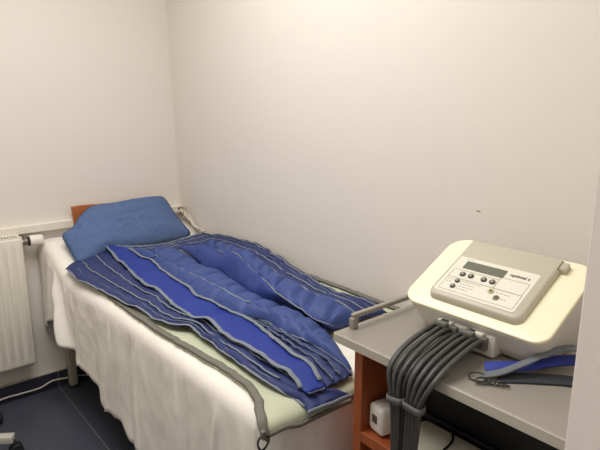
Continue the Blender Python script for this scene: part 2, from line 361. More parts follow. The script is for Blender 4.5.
# ------------------------------------------------------------------ treatment couch
def ztop(x): return 0.700 + 0.115 * sstep(0.42, 0.06, x)
couch = thing('treatment_couch', 'treatment couch with wooden headboard and beige metal legs, under the white sheet', 'couch', (0.95, -0.38, 0))
LEGS = ((0.055, -0.708), (0.055, -0.055), (1.78, -0.70), (1.78, -0.055))
for x, y in LEGS:
    lg = obj('leg', box((x - .021, y - .021, 0.012), (x + .021, y + .021, 0.56), .006), 'legmetal', couch)
    obj('foot_cap', box((x - .022, y - .022, 0.0), (x + .022, y + .022, 0.014), .004), 'rubber', lg)
bm = bmesh.new()
add_box(bm, (0.03, -0.725, 0.52), (1.83, -0.685, 0.575), .005); add_box(bm, (0.03, -0.07, 0.52), (1.83, -0.03, 0.575), .005)
add_box(bm, (0.03, -0.70, 0.52), (0.08, -0.05, 0.57), .005); add_box(bm, (1.755, -0.70, 0.52), (1.805, -0.05, 0.57), .005)
obj('frame', bm, 'legmetal', couch)
bm = bmesh.new()
xs = [0.042, 0.06, 0.10, .15, .2, .25, .3, .35, .4, .45, .7, 1.0, 1.3, 1.6, 1.80, 1.84, 1.855]
sec = []
for x in xs:
    e = 0.03 * (sstep(1.80, 1.855, x) + sstep(.06, .042, x))
    y0, y1, z0, z1 = -.728, -.022, 0.578 + e * .3, ztop(x) - 0.012 - e
    if x < .45: z0 = 0.578 + (ztop(x) - .70) * .8
    sec.append([(x, py, z0 + (pz) * (z1 - z0)) for (py, pz) in ((y0 + .012, 0), (y0, .15), (y0, .65), (y0 + .012, .88), (y0 + .04, 1), (y1 - .03, 1), (y1, .8), (y1, .15), (y1 - .012, 0))])
add_layers(bm, sec)
obj('mattress', bm, 'vinyl', couch)
# headboard, sides leaning outwards towards its top
bm = bmesh.new()
hb = [(-.600, .60), (-.16, .60), (-.145, .950), (-.19, .956), (-.58, .974), (-.634, .972)]
add_layers(bm, [[(0.038, y, z) for y, z in hb], [(0.060, y, z) for y, z in hb]])
bmesh.ops.bevel(bm, geom=bm.edges[:], offset=.003, segments=2, profile=.5, affect='EDGES')
obj('headboard', bm, 'headboard', couch, False)

# ------------------------------------------------------------------ white sheet
def sheet_mesh():
    bm = bmesh.new()
    path = [(0.012, -0.800), (0.10, -0.792), (0.30, -0.782), (0.6, -0.772), (0.9, -0.762), (1.3, -0.756), (1.70, -0.756)]
    for k in range(1, 8):
        a = R(-90 + 90 * k / 8); path.append((1.815 + .07 * math.cos(a), -0.686 + .07 * math.sin(a)))
    path += [(1.885, -0.60), (1.885, -0.4), (1.885, -0.2), (1.885, -0.022)]
    P = smooth_path([(x, y, 0) for x, y in path], 330)
    hemt = [(0, .35), (.05, .375), (.09, .40), (.12, .43), (.19, .445), (.25, .445), (.32, .42), (.40, .375), (.47, .335), (.58, .315), (.68, .295), (.75, .235), (.84, .225), (.93, .255), (.98, .20), (1.05, .155), (1.25, .13), (1.6, .16), (1.9, .2)]
    # folds: centre along the side, half width, depth, lean
    folds = [(.04, .025, .020), (.13, .04, .030), (.235, .028, -.010), (.33, .04, .026), (.43, .022, -.012), (.52, .05, .020), (.66, .03, -.008), (.74, .05, .022), (.93, .05, .016), (1.02, .02, -.010), (1.12, .06, .018),
             (1.27, .016, -.012), (1.36, .06, .014), (1.55, .016, -.010), (1.66, .05, .014), (1.80, .03, .028), (1.95, .03, -.008), (2.05, .05, .018), (2.25, .05, -.008), (2.35, .05, .015)]
    rows = []
    s = 0.0
    for i, p in enumerate(P):
        t = (P[min(i + 1, len(P) - 1)] - P[max(i - 1, 0)]).normalized(); nrm = Vector((t.y, -t.x, 0))
        if i: s += (p - P[i - 1]).length
        x = p.x
        zt = ztop(x); Rr = 0.05
        c = p - nrm * Rr
        q = Vector((min(x * .985 + .008, 1.86), -0.008, 0)) if p.y < -.7 and x < 1.72 else Vector((1.695 + (1.862 - 1.695) * sstep(1.72, 2.4, 1.72 + (s - 1.72) * .75), -0.008, 0))
        row = []
        for k in range(12):
            v = q.lerp(c, k / 12)
            row.append(Vector((v.x, v.y, ztop(v.x) + noise.noise(Vector((v.x * 9, v.y * 9, 2))) * .004)))
        sh = .5 + .5 * sstep(0.0, .5, s)
        for k in range(6):
            a = R(90 - 90 * k / 5)
            row.append(Vector((c.x, c.y, 0)) + nrm * Rr * math.cos(a) + Vector((0, 0, zt - Rr + Rr * math.sin(a))))
        zh = interp(hemt, s) if s < 1.75 else .2
        for k in range(1, 23):
            f = k / 22; z = (zt - Rr) + (zh - (zt - Rr)) * f
            d = 0.0
            for (cx, w, dep) in folds:
                ss = s + .05 * (f - .5) * math.sin(cx * 17)
                d += dep * (1 if s < .5 else .55) * math.exp(-((ss - cx) / w) ** 2) * (f ** .6)
            d += .036 * math.exp(-((s - .20 - .17 * f) / .030) ** 2) * min(1, f * 3)
            d -= .016 * math.exp(-((s - .29 - .10 * f) / .022) ** 2) * min(1, f * 5) * (1 - f)
            d += .010 * math.exp(-((s - .40 - .05 * f) / .02) ** 2) * min(1, f * 5) * (1 - f)
            for (cx, sg) in ((.80, 1), (1.02, -1), (1.10, 1), (1.38, 1), (1.43, -1), (1.62, 1)):
                d += sg * .011 * math.exp(-((s - cx - .03 * math.sin(f * 3 + cx * 9)) / .010) ** 2) * min(1, f * 6)
            rn = 1 - abs(noise.noise(Vector((s * 9 + z * 5, z * 10 - s * 3, 3))))
            d += .003 * rn ** 6
            d += noise.noise(Vector((s * 5, z * 3, 5))) * .012 * f + noise.noise(Vector((s * 14, z * 12, 9))) * .002
            d += .012 * f
            if s < .35: d -= .020 * f * sstep(.3, 0, s)
            v = p + nrm * d
            if v.x < .008: v.x = .008
            row.append(Vector((v.x, v.y, z)))
        rows.append([bm.verts.new(v) for v in row])
    for a, b in zip(rows, rows[1:]):
        for k in range(len(a) - 1): bm.faces.new((a[k], b[k], b[k + 1], a[k + 1]))
    return bm
sh = obj('bed_sheet', sheet_mesh(), 'sheet'); solidify(sh, 0.002, 1)
tag(sh, 'creased white sheet draped over the couch and hanging down its side', 'sheet')

# ------------------------------------------------------------------ pillow
def pillow_mesh(out):
    org = Vector((.30, 0, .745)); up = Vector((-.731, 0, .682)); ay = Vector((0, 1, 0)); nn = Vector((.682, 0, .731))
    n = 96
    loop = smooth_path([(a, b, 0) for a, b in out + [out[0]]], n + 1)[:-1]
    cx = -.40; cy = .165
    bm = bmesh.new(); rings_t, rings_b = [], []
    NR = 18
    for j in range(1, NR + 1):
        r = j / NR
        tr, br = [], []
        for p in loop:
            a = cx + (p.x - cx) * r; b = cy + (p.y - cy) * r
            h = max(0.0, 1 - r ** 2.6) ** .75
            w = noise.noise(Vector((a * 7, b * 13, 1))) * .010 + noise.noise(Vector((a * 22, b * 22, 4))) * .004
            # soft pull creases running down from the top seam
            w -= .010 * math.exp(-((b - .22 - .18 * (a + .35)) / .010) ** 2) * sstep(.22, .08, abs(a + .33))
            w -= .008 * math.exp(-((b - .15 + .22 * (a + .25)) / .009) ** 2) * sstep(.16, .05, abs(a + .22))
            w -= .010 * math.exp(-((a + .63 + .12 * (b - .1)) / .010) ** 2)
            w += .004 * (1 - abs(noise.noise(Vector((a * 9, b * 16, 7))))) ** 4
            q = org + ay * a + up * b
            tr.append(bm.verts.new(q + nn * (.052 * h + w * (h ** .5) + .004)))
            if j < NR: br.append(bm.verts.new(q - nn * (.034 * h)))
        rings_t.append(tr); rings_b.append(br)
    rings_b[-1] = rings_t[-1]
    ct = bm.verts.new(org + ay * cx + up * cy + nn * .056); cb = bm.verts.new(org + ay * cx + up * cy - nn * .034)
    for RR, c in ((rings_t, ct), (rings_b, cb)):
        for k in range(n): bm.faces.new((c, RR[0][k], RR[0][(k + 1) % n]))
        for A, B in zip(RR, RR[1:]):
            for k in range(n): bm.faces.new((A[k], B[k], B[(k + 1) % n], A[(k + 1) % n]))
    return bm, loop, org, ay, up, nn
pb, ploop, po, pa, pu, pn = pillow_mesh(K['pillow'])
pil = tag(obj('pillow', pb, 'pillow'), 'blue cotton pillow propped against the wooden headboard', 'pillow')
# hem flange stitched down the left end of the case
hem = [po + pa * a + pu * b + pn * (.012 + h) for a, b, h in ((-.655, .008, .0), (-.668, .06, .010), (-.672, .11, .012), (-.655, .17, .010), (-.63, .215, .004))]
obj('hem', ribbon(hem, .012, .004, 30, upv=tuple(pn)), 'pillow', pil)

# ------------------------------------------------------------------ pale green mat with grey binding
def mat_mesh():
    near = smooth_path([tuple(p) for p in K['mat_near']], 60)
    nx = [(p.x, p.y) for p in near]
    nx = [(.30, -.72)] + nx
    def ynear(x): return interp(nx, x)
    us = [0.30 + 0.02 * i for i in range(int((1.868 - .30) / .02) + 1)]
    prof = [(x, None) for x in us] + [(1.882, .006), (1.896, .012), (1.903, .022), (1.906, .034), (1.907, .046)]
    bm = bmesh.new(); grid = []
    NJ = 40
    for (x, drop) in prof:
        yn = ynear(x) if x < 1.80 else -.732 - .05 * sstep(1.80, 1.90, x)
        row = []
        for j in range(NJ + 1):
            f = j / NJ
            y = yn + (-.014 - yn) * f
            z = ztop(x) + .010
            z += .052 * sstep(-.20, -.02, y) * sstep(.5, 1.0, x)
            z += noise.noise(Vector((x * 7, y * 7, 3))) * .0035 + .002
            if y < -.70: z = min(z, .714 - (-.70 - y) * .25)
            if drop is not None: z = .712 - drop * (1.05 if y > -.70 else .8)
            row.append(bm.verts.new((x, y, z)))
        grid.append(row)
    kill = []
    for i in range(len(grid) - 1):
        for j in range(NJ):
            x = prof[i][0]; y = grid[i][j].co.y
            notch = y > -.43 + max(0, (1.60 - x)) * .6 and (x > 1.50) and (y < -.235 or x > 1.74)
            if notch: continue
            bm.faces.new((grid[i][j], grid[i + 1][j], grid[i + 1][j + 1], grid[i][j + 1]))
    edge_near = [r[0].co.copy() for r in grid]
    i_end = len(grid) - 1
    edge_foot = [grid[i_end][j].co.copy() for j in range(NJ + 1) if grid[i_end][j].co.y < -.44]
    edge_wall = [r[NJ].co.copy() for r in grid if .45 < r[NJ].co.x < 1.74]
    for v in [v for v in bm.verts if not v.link_faces]: bm.verts.remove(v)
    return bm, edge_near, edge_foot, edge_wall
mb, e_n, e_f, e_w = mat_mesh()
mt = thing('massage_mat', 'pale green mat with grey bound edge lying under the blue garment', 'mat', (1.2, -.4, .71))
solidify(obj('lining', mb, 'mat', mt), .006, -1)
e_n2 = [p for p in e_n if p.x > .62]
obj('binding', ribbon([(p.x, p.y + .010, p.z + .003) for p in e_n2[::3]] + [(e_n2[-1].x + .002, e_n2[-1].y + .012, e_n2[-1].z)], .027, .006, 120, wob=.005), 'binding', mt)
obj('binding', ribbon([(p.x + .003, p.y, p.z + .006) for p in e_f[::2]], .013, .004, 50, upv=(1, 0, .2)), 'binding', mt)
obj('binding', ribbon([(p.x, p.y - .012, p.z + .003) for p in e_w[::3]], .024, .006, 90, wob=.004), 'binding', mt)
# hook ring sewn to the corner of the mat
cr = Vector((1.916, -.784, .690))
ring = bmesh.new()
add_tube(ring, [cr + Vector((0.002 * math.sin(a * 2), math.cos(a) * .0165, math.sin(a) * .019 - .017)) for a in [2 * math.pi * k / 16 for k in range(17)]], .0028, 8, 60)
rg = obj('ring', ring, 'darksteel', mt)
obj('ring_loop', box((1.910, -.791, .684), (1.921, -.777, .706), .003), 'binding', rg)

# ------------------------------------------------------------------ compression trousers
suit = thing('compression_trousers', 'royal blue quilted compression trousers with grey seam tapes laid out flat on the couch', 'garment', (1.1, -.4, .73))
def hump(p):
    # the bunched fold where the two legs part, and the hollow beside it
    return .034 * math.exp(-((p.x - .93) / .085) ** 2 - ((p.y + .215) / .045) ** 2) - .030 * math.exp(-((p.x - .82) / .05) ** 2 - ((p.y + .300) / .030) ** 2) \
        + .020 * math.exp(-((p.x - .70) / .06) ** 2 - ((p.y + .245) / .03) ** 2)
def strip(name, A, B, m, n=150, mm=14, puff=0.0, ribs=0, ribdepth=.6, wob=.002, wscale=14, endr=(0.02, 0.05), sharp=.6, longit=0, longd=.002, thick=.005, skew=.0):
    P = smooth_path(A, n); Q = smooth_path(B, n); bm = bmesh.new(); rows = []
    seed = random.uniform(0, 50); rpos = [(k + .5 + random.uniform(-.2, .2)) / ribs for k in range(ribs)]
    for i in range(n):
        u = i / (n - 1); row = []
        e = min(1, u / endr[0]) if endr[0] > 0 else 1
        e2 = min(1, (1 - u) / endr[1]) if endr[1] > 0 else 1
        env = math.sqrt(max(0, 1 - (1 - e) ** 2)) * math.sqrt(max(0, 1 - (1 - e2) ** 2))
        for j in range(mm + 1):
            v = j / mm
            p = P[i].lerp(Q[i], v)
            h = puff * env * max(0, math.sin(math.pi * v)) ** sharp
            uu = u + skew * (v - .5)
            rr = 0
            for rp in rpos: rr = max(rr, math.exp(-((uu - rp) * ribs / .13) ** 2) * (0.7 + .3 * math.sin(rp * 40)))
            h *= 1 - ribdepth * rr
            if longit: h += longd * abs(math.sin(math.pi * v * longit))
            w = (noise.noise(p * wscale + Vector((seed, 0, 0))) + .5 * noise.noise(p * wscale * 2.7 + Vector((0, seed, 0)))) * wob
            edge = min(1, 6 * min(v, 1 - v) + .25)
            row.append(bm.verts.new(p + Vector((0, 0, h + w * edge + hump(p)))))
        rows.append(row)
    for a, b in zip(rows, rows[1:]):
        for k in range(mm): bm.faces.new((a[k], b[k], b[k + 1], a[k + 1]))
    o = obj(name, bm, m, suit); solidify(o, thick, 0)
    return o
def tape(A, w=.011, m='tape', t=.0022, lift=.0015, parent=None, wob=.003, cut=(0, 1), n=110):
    P = smooth_path(A, 120); i0, i1 = int(cut[0] * 119), int(cut[1] * 119)
    return obj('seam_tape', ribbon([(p.x, p.y, p.z + hump(p)) for p in P[i0:i1 + 1:3]], w, t, n, lift=lift, wob=wob), m, parent or suit)
def between(A, B, f, dz=0.0, n=30):
    P = smooth_path(A, n); Q = smooth_path(B, n)
    return [tuple(p.lerp(q, f) + Vector((0, 0, dz))) for p, q in zip(P, Q)]

K['flap_edge'][-1] = K['flap_end'][1]; K['flap_in'][-1] = K['flap_end'][-1]; K['flap_in'][-2] = (1.905, -.52, .712)
def wavy(A, ay, az, sc, seed, n=70):
    out = []
    P = smooth_path(A, n)
    for i, p in enumerate(P):
        e = min(1, i / 5, (n - 1 - i) / 5)
        q = Vector((p.x * sc, seed, p.y * 2))
        out.append((p.x, p.y + ay * e * noise.noise(q), p.z + az * e * (noise.noise(q + Vector((9, 4, 2))) + .25)))
    return out
K['flap_edge'] = wavy(K['flap_edge'], .012, .010, 11, 1.3)
K['strip_near'] = wavy(K['strip_near'], .010, .014, 10, 5.1)
K['strip_far'] = wavy(K['strip_far'], .006, .008, 9, 8.2)
K['gusset_far'] = wavy(K['gusset_far'], .006, .010, 16, 3.7)
K['leg_seam'] = wavy(K['leg_seam'], .006, .006, 12, 2.7)
K['thigh_seam'] = wavy(K['thigh_seam'], .006, .008, 12, 6.7)
K['thigh_far'] = wavy(K['thigh_far'], .010, .010, 12, 4.4)
K['back_edge'] = wavy(K['back_edge'], .010, .014, 14, 7.7)
fl = strip('side_flap', K['flap_edge'], K['flap_in'], 'flap', wob=.009, wscale=10, longit=3, longd=.007, endr=(0, 0))
_a, _b = Vector(K['flap_edge'][-1]), Vector(K['flap_in'][-1])
obj('seam_tape', ribbon([_a.lerp(_b, f) + Vector((.003, 0, .003)) for f in (-.02, .25, .5, .75, 1)], .012, .003, 30, upv=(1, 0, .3), wob=.002), 'tape', suit)
tape(K['flap_edge'], .010, 'tape', parent=None)
for f, mm_ in ((.33, 'tape'), (.66, 'tape'), (.14, 'tapedark')):
    tape(between(K['flap_edge'], K['flap_in'], f, .003), .007, mm_, lift=.003, cut=(.03, .93), wob=.006)
strip('zip_strip', K['strip_near'], K['strip_far'], 'bright', puff=.004, wob=.006, wscale=8, endr=(.0, .0), thick=.007)
tape(K['strip_near'], .016, 'tape', t=.004, wob=.004)
tape([(x, y - .006, z + .006) for x, y, z in K['strip_far']], .015, 'tape', wob=.004, t=.003, lift=.003)
tape([K['strip_near'][-1], K['strip_far'][-1]], .009, 'tape', n=12)
strip('gusset', K['gusset_near'], K['gusset_far'], 'flap', n=90, wob=.010, wscale=22, longit=3, longd=.008, endr=(0, 0))
for f in (.3, .62): tape(between(K['gusset_near'], K['gusset_far'], f, .006), .009, 'tapedark', wob=.008, lift=.004)
strip('near_leg_side', K['leg_near'], K['leg_seam'], 'leg', puff=.018, ribs=16, ribdepth=.95, wob=.004, skew=.03, endr=(.02, .12))
tape(K['leg_near'], .008, 'tape', cut=(.60, 1), wob=.003)
strip('near_leg_top', K['leg_seam'], K['leg_valley'], 'leg', puff=.028, ribs=15, ribdepth=.75, wob=.006, skew=.03, endr=(.05, .45))
tape(K['leg_seam'], .008, 'tape', cut=(.06, .64), wob=.002, lift=.004)
strip('far_leg_side', K['thigh_near'], K['thigh_seam'], 'thigh', mm=18, puff=.016, wob=.014, wscale=9, endr=(.1, .10))
strip('far_leg_top', K['thigh_seam'], K['thigh_far'], 'leg', puff=.028, ribs=11, ribdepth=.95, wob=.004, skew=.04, endr=(.03, .10))
tape(K['thigh_seam'], .008, 'tape', cut=(.08, 1), lift=.004)
tape(K['thigh_far'], .009, 'tape', cut=(.0, 1), lift=.004)
strip('back_flap', K['thigh_far'], K['back_edge'], 'flap', puff=.006, ribs=12, ribdepth=.5, wob=.005, longit=4, longd=.006, endr=(0, .03))
for f, mm_ in ((.30, 'tape'), (.58, 'tapedark'), (.82, 'tape')):
    tape(between(K['thigh_far'], K['back_edge'], f, .006), .007, mm_, lift=.004, wob=.006)
tape(K['back_edge'], .010, 'tapedark', lift=.003)
strip('waistband', K['waist_top'], K['waist_low'], 'flap', n=80, puff=.004, wob=.006, longit=3, longd=.004, endr=(0, 0))
tape(K['waist_top'], .022, 'tape', lift=.004, wob=.005)
for f in (.35, .7): tape(between(K['waist_top'], K['waist_low'], f, .003), .009, 'tape', lift=.004, wob=.006)

# ------------------------------------------------------------------ white cord bunched beside the pillow
wc = thing('bunched_cord', 'bunched pale cord lying between the pillow and the wall corner', 'cord', (.2, -.04, .82))
bm = bmesh.new()
base = [Vector(p) for p in ((.095, -.045, .895), (.125, -.04, .885), (.165, -.042, .86), (.21, -.04, .833), (.27, -.04, .815), (.34, -.035, .808))]
for k in range(4):
    o = Vector((0, 0, 0))
    add_tube(bm, [p + Vector((math.sin(i * 1.3 + k * 2) * .010, math.cos(i * 1.7 + k) * .012, math.sin(i + k * 1.5) * .007)) for i, p in enumerate(base)], .0045, 8, 50)
obj('strand', bm, 'cord', wc)
bm = bmesh.new()
add_tube(bm, [Vector((.11, -.045, .885)) + Vector((math.cos(a) * .028, .01 * math.sin(2 * a), math.sin(a) * .022)) for a in [2 * math.pi * k / 12 for k in range(13)]], .006, 8, 50)
obj('coil', bm, 'browncord', wc)

# ------------------------------------------------------------------ white cable along the skirting
tag(obj('floor_cable', tube([(.024, -1.75, .006), (.024, -1.3, .007)] + [(x, y, max(z, .006)) for x, y, z in K['cable']] + [(.03, -.5, .006), (.04, -.2, .006)], .0045, 8, 90), 'cord'),
    'thin white cable running along the dark skirting below the radiator', 'cable')

# ------------------------------------------------------------------ stool base at the left edge
st = thing('rolling_stool', 'wheeled stool base with pale grey legs at the bottom left edge', 'stool', (.35, -1.31, 0))
hub = Vector((.35, -1.31, 0))
bm = cyl((hub.x, hub.y, .075), (hub.x, hub.y, .14), .035, bevel=.004); obj('hub', bm, 'stool', st)
obj('column', cyl((hub.x, hub.y, .13), (hub.x, hub.y, .47), .018), 'steel', st)
bm = cyl((hub.x, hub.y, .465), (hub.x, hub.y, .53), .15, n=40, bevel=.02); obj('seat', bm, 'black', st)
a0 = math.atan2(-1.103 - hub.y, .492 - hub.x)
for k in range(5):
    a = a0 + 2 * math.pi * k / 5
    T = Matrix.Translation(hub) @ Matrix.Rotation(a, 4, 'Z')
    lg = obj('leg', box((.025, -.019, .064), (.262, .019, .098), .004, T=T), 'stool', st)
    cb = bmesh.new()
    sw = T @ Matrix.Translation((.258, 0, 0)) @ Matrix.Rotation(R(35), 4, 'Z')
    for sy in (-.014, .014):
        add_cyl(cb, sw @ Vector((.008, sy - .008, .027)), sw @ Vector((.008, sy + .008, .027)), .027, n=24, bevel=.004)
    add_cyl(cb, sw @ Vector((0, 0, .03)), sw @ Vector((0, 0, .074)), .008, n=12)
    cs = obj('caster', cb, 'rubber', lg)
    hb_ = bmesh.new()
    for sy in (-.0235, .0235): add_cyl(hb_, sw @ Vector((.008, sy - .001, .027)), sw @ Vector((.008, sy + .001, .027)), .013, n=18)

    hb_.free()

# ------------------------------------------------------------------ equipment cabinet with grey top
TX0, TX1, TY0, TZ = 1.944, 2.60, -.578, .92
cab = thing('equipment_cabinet', 'orange-brown wooden cabinet with grey metal top at the foot of the couch', 'cabinet', (2.27, -.29, 0))
bm = box((TX0, TY0, TZ - .026), (TX1, -.004, TZ), .003)
obj('top', bm, 'top', cab, False)
obj('front_edge_sheen', box((TX0 + .002, TY0 - .0015, TZ - .0245), (TX1 - .002, TY0 + .001, TZ - .0015), .001), 'edge', cab, False)  # pale strip standing in for light reflected off the front edge
obj('side_panel', box((1.990, -.545, 0), (2.018, -.02, TZ - .026), .0015), 'cabinet', cab, False)
obj('side_panel', box((2.545, -.545, 0), (2.58, -.02, TZ - .026), .0015), 'cabinet', cab, False)
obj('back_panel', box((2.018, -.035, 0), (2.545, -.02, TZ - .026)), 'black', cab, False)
obj('shelf', box((2.018, -.545, .625), (2.545, -.04, .655), .0015), 'cabinet', cab, False)
obj('shelf', box((2.018, -.545, .10), (2.545, -.04, .13), .0015), 'cabinet', cab, False)
rl = obj('rail', box((TX0 + .010, -.527, .948), (TX0 + .024, -.06, .961), .003), 'top', cab)
for y in (-.522, -.078):
    obj('rail_post', box((TX0 + .010, y - .011, TZ - .001), (TX0 + .025, y + .010, .950), .002), 'top', rl)

# things on the shelf
wb = thing('white_device', 'small white boxy device with a dark sticker on the cabinet shelf', 'device', (2.03, -.52, .655))
T = Matrix.Translation((2.0195, -.520, .655)) @ Matrix.Rotation(R(-12), 4, 'Z')
obj('body', box((0, 0, .004), (.060, .085, .081), .012, 4, T), 'box', wb)
obj('sticker', box((.020, -.0015, .034), (.040, .002, .056), 0, T=T), 'sticker', wb, False)
for fx in (.015, .045):
    for fy in (.018, .067): obj('foot', cyl(T @ Vector((fx, fy, 0)), T @ Vector((fx, fy, .006)), .007, n=12), 'rubber', wb)

bd = thing('beige_device', 'low beige device case behind the grey hoses on the cabinet shelf', 'device', (2.34, -.49, .655))
bm = bmesh.new()
rings = []
for (z, ins) in ((.660, .004), (.664, 0), (.690, 0), (.703, .003), (.709, .009), (.711, .016)):
    rings.append([(x, y, z) for x, y in rrect(2.135 + ins, -.57 + ins, 2.53 - ins, -.430 - ins, .014)])
add_layers(bm, rings); obj('case', bm, 'beige', bd)
for fx in (2.17, 2.50):
    for fy in (-.53, -.45): obj('foot', cyl((fx, fy, .655), (fx, fy, .661), .009, n=12), 'rubber', bd)
tag(obj('black_cable', tube([(2.185, -.35, .66), (2.19, -.40, .69), (2.215, -.432, .718), (2.245, -.47, .716), (2.255, -.52, .716), (2.262, -.565, .712), (2.268, -.577, .69), (2.27, -.579, .64), (2.272, -.582, .5)], .003, 8, 70), 'blackcord'),
    'thin black cable lying over the beige device case', 'cable')
be = thing('black_box', 'black box filling the shelf behind the beige device', 'device', (2.36, -.22, .655))
obj('case', box((2.045, -.405, .661), (2.53, -.06, .83), .006), 'black', be)  # plain black box across the shelf, behind the beige case
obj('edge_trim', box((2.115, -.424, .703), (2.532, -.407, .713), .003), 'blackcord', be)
for fx in (2.08, 2.50):
    for fy in (-.37, -.09): obj('foot', cyl((fx, fy, .655), (fx, fy, .662), .009, n=12), 'rubber', be)

# ------------------------------------------------------------------ compression therapy pump
PX, PY = 2.05, -.42
AL = R(28)
dev = thing('compression_pump', 'cream compression therapy pump with tilted grey control panel on the cabinet top', 'medical device', (PX, PY, TZ))
O = Vector((PX, PY, TZ + .082)); A_ = Vector((1, 0, 0)); B_ = Vector((0, math.cos(AL), math.sin(AL))); N_ = Vector((0, -math.sin(AL), math.cos(AL)))
def pp(x, s, t=0.0): return O + A_ * x + B_ * s + N_ * t
def plate(lx0, s0, lx1, s1, r, prof, n=8):
    bm = bmesh.new(); rings = []
    for (t, ins) in prof:
        rr = tuple(max(.001, q - ins) for q in (r if isinstance(r, (tuple, list)) else (r,) * 4))
        rings.append([pp(x, s, t) for x, s in rrect(lx0 + ins, s0 + ins, lx1 - ins, s1 - ins, rr, n)])
    add_layers(bm, rings); return bm
# lower shell: from the tilted rim down to the table
bm = bmesh.new(); rings = []
def base_ring(x0, y0, x1, y1, r, zf): return [(PX + x, PY + y, zf(y)) for x, y in rrect(x0, y0, x1, y1, r, 8)]
rings.append(base_ring(.012, .062, .325, .232, .045, lambda y: TZ + .003))
rings.append(base_ring(.002, .046, .338, .236, .048, lambda y: TZ + .008))
rings.append(base_ring(-.008, .026, .350, .240, .05, lambda y: TZ + .034 + y * .05))
c, s_ = math.cos(AL), math.sin(AL)
rings.append([tuple(pp(x, s, -.018)) for x, s in rrect(-.017, .003, .359, .260, (.042, .036, .045, .045), 8)])
rings.append([tuple(pp(x, s, -.009)) for x, s in rrect(-.018, .002, .360, .261, (.042, .036, .045, .045), 8)])
add_layers(bm, rings); obj('lower_shell', bm, 'shell', dev)
obj('upper_shell', plate(-.021, 0, .364, .264, (.045, .036, .045, .05), ((-.012, .004), (-.009, .0005), (-.003, 0), (-.0008, .0008), (0, .003))), 'cream', dev)
obj('control_panel', plate(.045, .030, .294, .250, (.022, .022, .008, .008), ((-.002, -.003), (.010, 0), (.015, .002), (.018, .007))), 'slab', dev)
cp = bpy.data.objects['control_panel']
lat = obj('latch', plate(.281, .216, .309, .241, .002, ((-.001, 0), (.014, 0), (.0155, .001))), 'slab', dev)
obj('latch_gap', plate(.291, .2145, .2935, .2425, .0012, ((0, 0), (.0162, 0))), 'ink', lat, False)
obj('label_plate', plate(.056, .046, .272, .178, .006, ((.017, 0), (.0188, 0))), 'label', dev, False)
lb = dev
HT = .0188
ds = obj('display', plate(.083, .1375, .195, .165, .002, ((HT - .001, 0), (HT + .0008, 0))), 'lcd', dev, False)
def rod(x, s, r, t0, t1, n=22): 
    bm = bmesh.new(); add_cyl(bm, pp(x, s, t0), pp(x, s, t1), r, r * .9, n=n); return bm
for x, s, r in ((.098, .116, .0080), (.121, .117, .0080), (.157, .117, .0080), (.180, .117, .0080), (.099, .090, .0068), (.098, .070, .0072)):
    b = obj('button', rod(x, s, r, HT - .001, HT + .003), 'button', dev)
    obj('button_cap', rod(x, s, r * .62, HT + .002, HT + .0042), 'buttoncap', b)
for x, s, mm_, nm in ((.193, .088, 'startcap', 'start'), (.215, .073, 'buttoncap', 'stop')):
    b = obj('button', rod(x, s, .0085, HT - .001, HT + .002), 'print' if nm == 'stop' else 'startcap', dev)
    obj('button_cap', rod(x, s, .0042 if nm == 'stop' else .0032, HT + .001, HT + .0038), 'ink', b)
# printed frames and legends on the label
bm = bmesh.new()
def bar(x0, s0, x1, s1, w=.0007):
    p0, p1 = pp(x0, s0, HT), pp(x1, s1, HT); d = (p1 - p0).normalized(); q = d.cross(N_) * w
    vs = [p0 - q, p1 - q, p1 + q, p0 + q]
    add_layers(bm, [[v for v in vs], [v + N_ * .0003 for v in vs]])
def frame(x0, s0, x1, s1):
    bar(x0, s0, x1, s0); bar(x1, s0, x1, s1); bar(x1, s1, x0, s1); bar(x0, s1, x0, s0)
frame(.191, .100, .263, .140); frame(.066, .054, .265, .100); frame(.066, .100, .191, .130)
obj('printed_frame', bm, 'print', dev, False)
for x0, x1, s in ((.108, .165, .094), (.110, .150, .085), (.108, .152, .076), (.108, .140, .067), (.205, .225, .090), (.226, .240, .089), (.227, .240, .073), (.07, .085, .092), (.07, .084, .083), (.075, .10, .171)):
    bm = bmesh.new(); x = x0
    while x < x1:
        w = random.uniform(.004, .010); bar(x, s, min(x + w, x1), s, .0009); x += w + .0025
    obj('printed_legend', bm, 'print', dev, False)
def text_mesh(txt, size):
    cu = bpy.data.curves.new('txt', 'FONT'); cu.body = txt; cu.size = size; cu.extrude = .0002; cu.offset = size * .03
    to = bpy.data.objects.new('txt', cu); COL.objects.link(to)
    dg = bpy.context.evaluated_depsgraph_get(); me = bpy.data.meshes.new_from_object(to.evaluated_get(dg))
    bm = bmesh.new(); bm.from_mesh(me); bpy.data.objects.remove(to); bpy.data.meshes.remove(me); bpy.data.curves.remove(cu)
    return bm
tb = text_mesh('optimal s', .0125)
xs_ = [v.co.x for v in tb.verts]; sc = (.256 - .206) / (max(xs_) - min(xs_))
for v in tb.verts:
    v.co = pp(.206 + (v.co.x - min(xs_)) * sc, .152 + v.co.y, HT + .0003 + v.co.z)
obj('lettering', tb, 'ink', dev, False)
# connector housing under the front rim
ch = bmesh.new()
add_box(ch, (PX + .085, PY + .012, TZ + .004), (PX + .245, PY + .07, TZ + .056), .004)
chh = obj('connector_housing', ch, 'shell', dev)
for x in (.100, .185): obj('release_tab', box((PX + x, PY - .002, TZ + .050), (PX + x + .036, PY + .02, TZ + .060), .002), 'shell', chh)

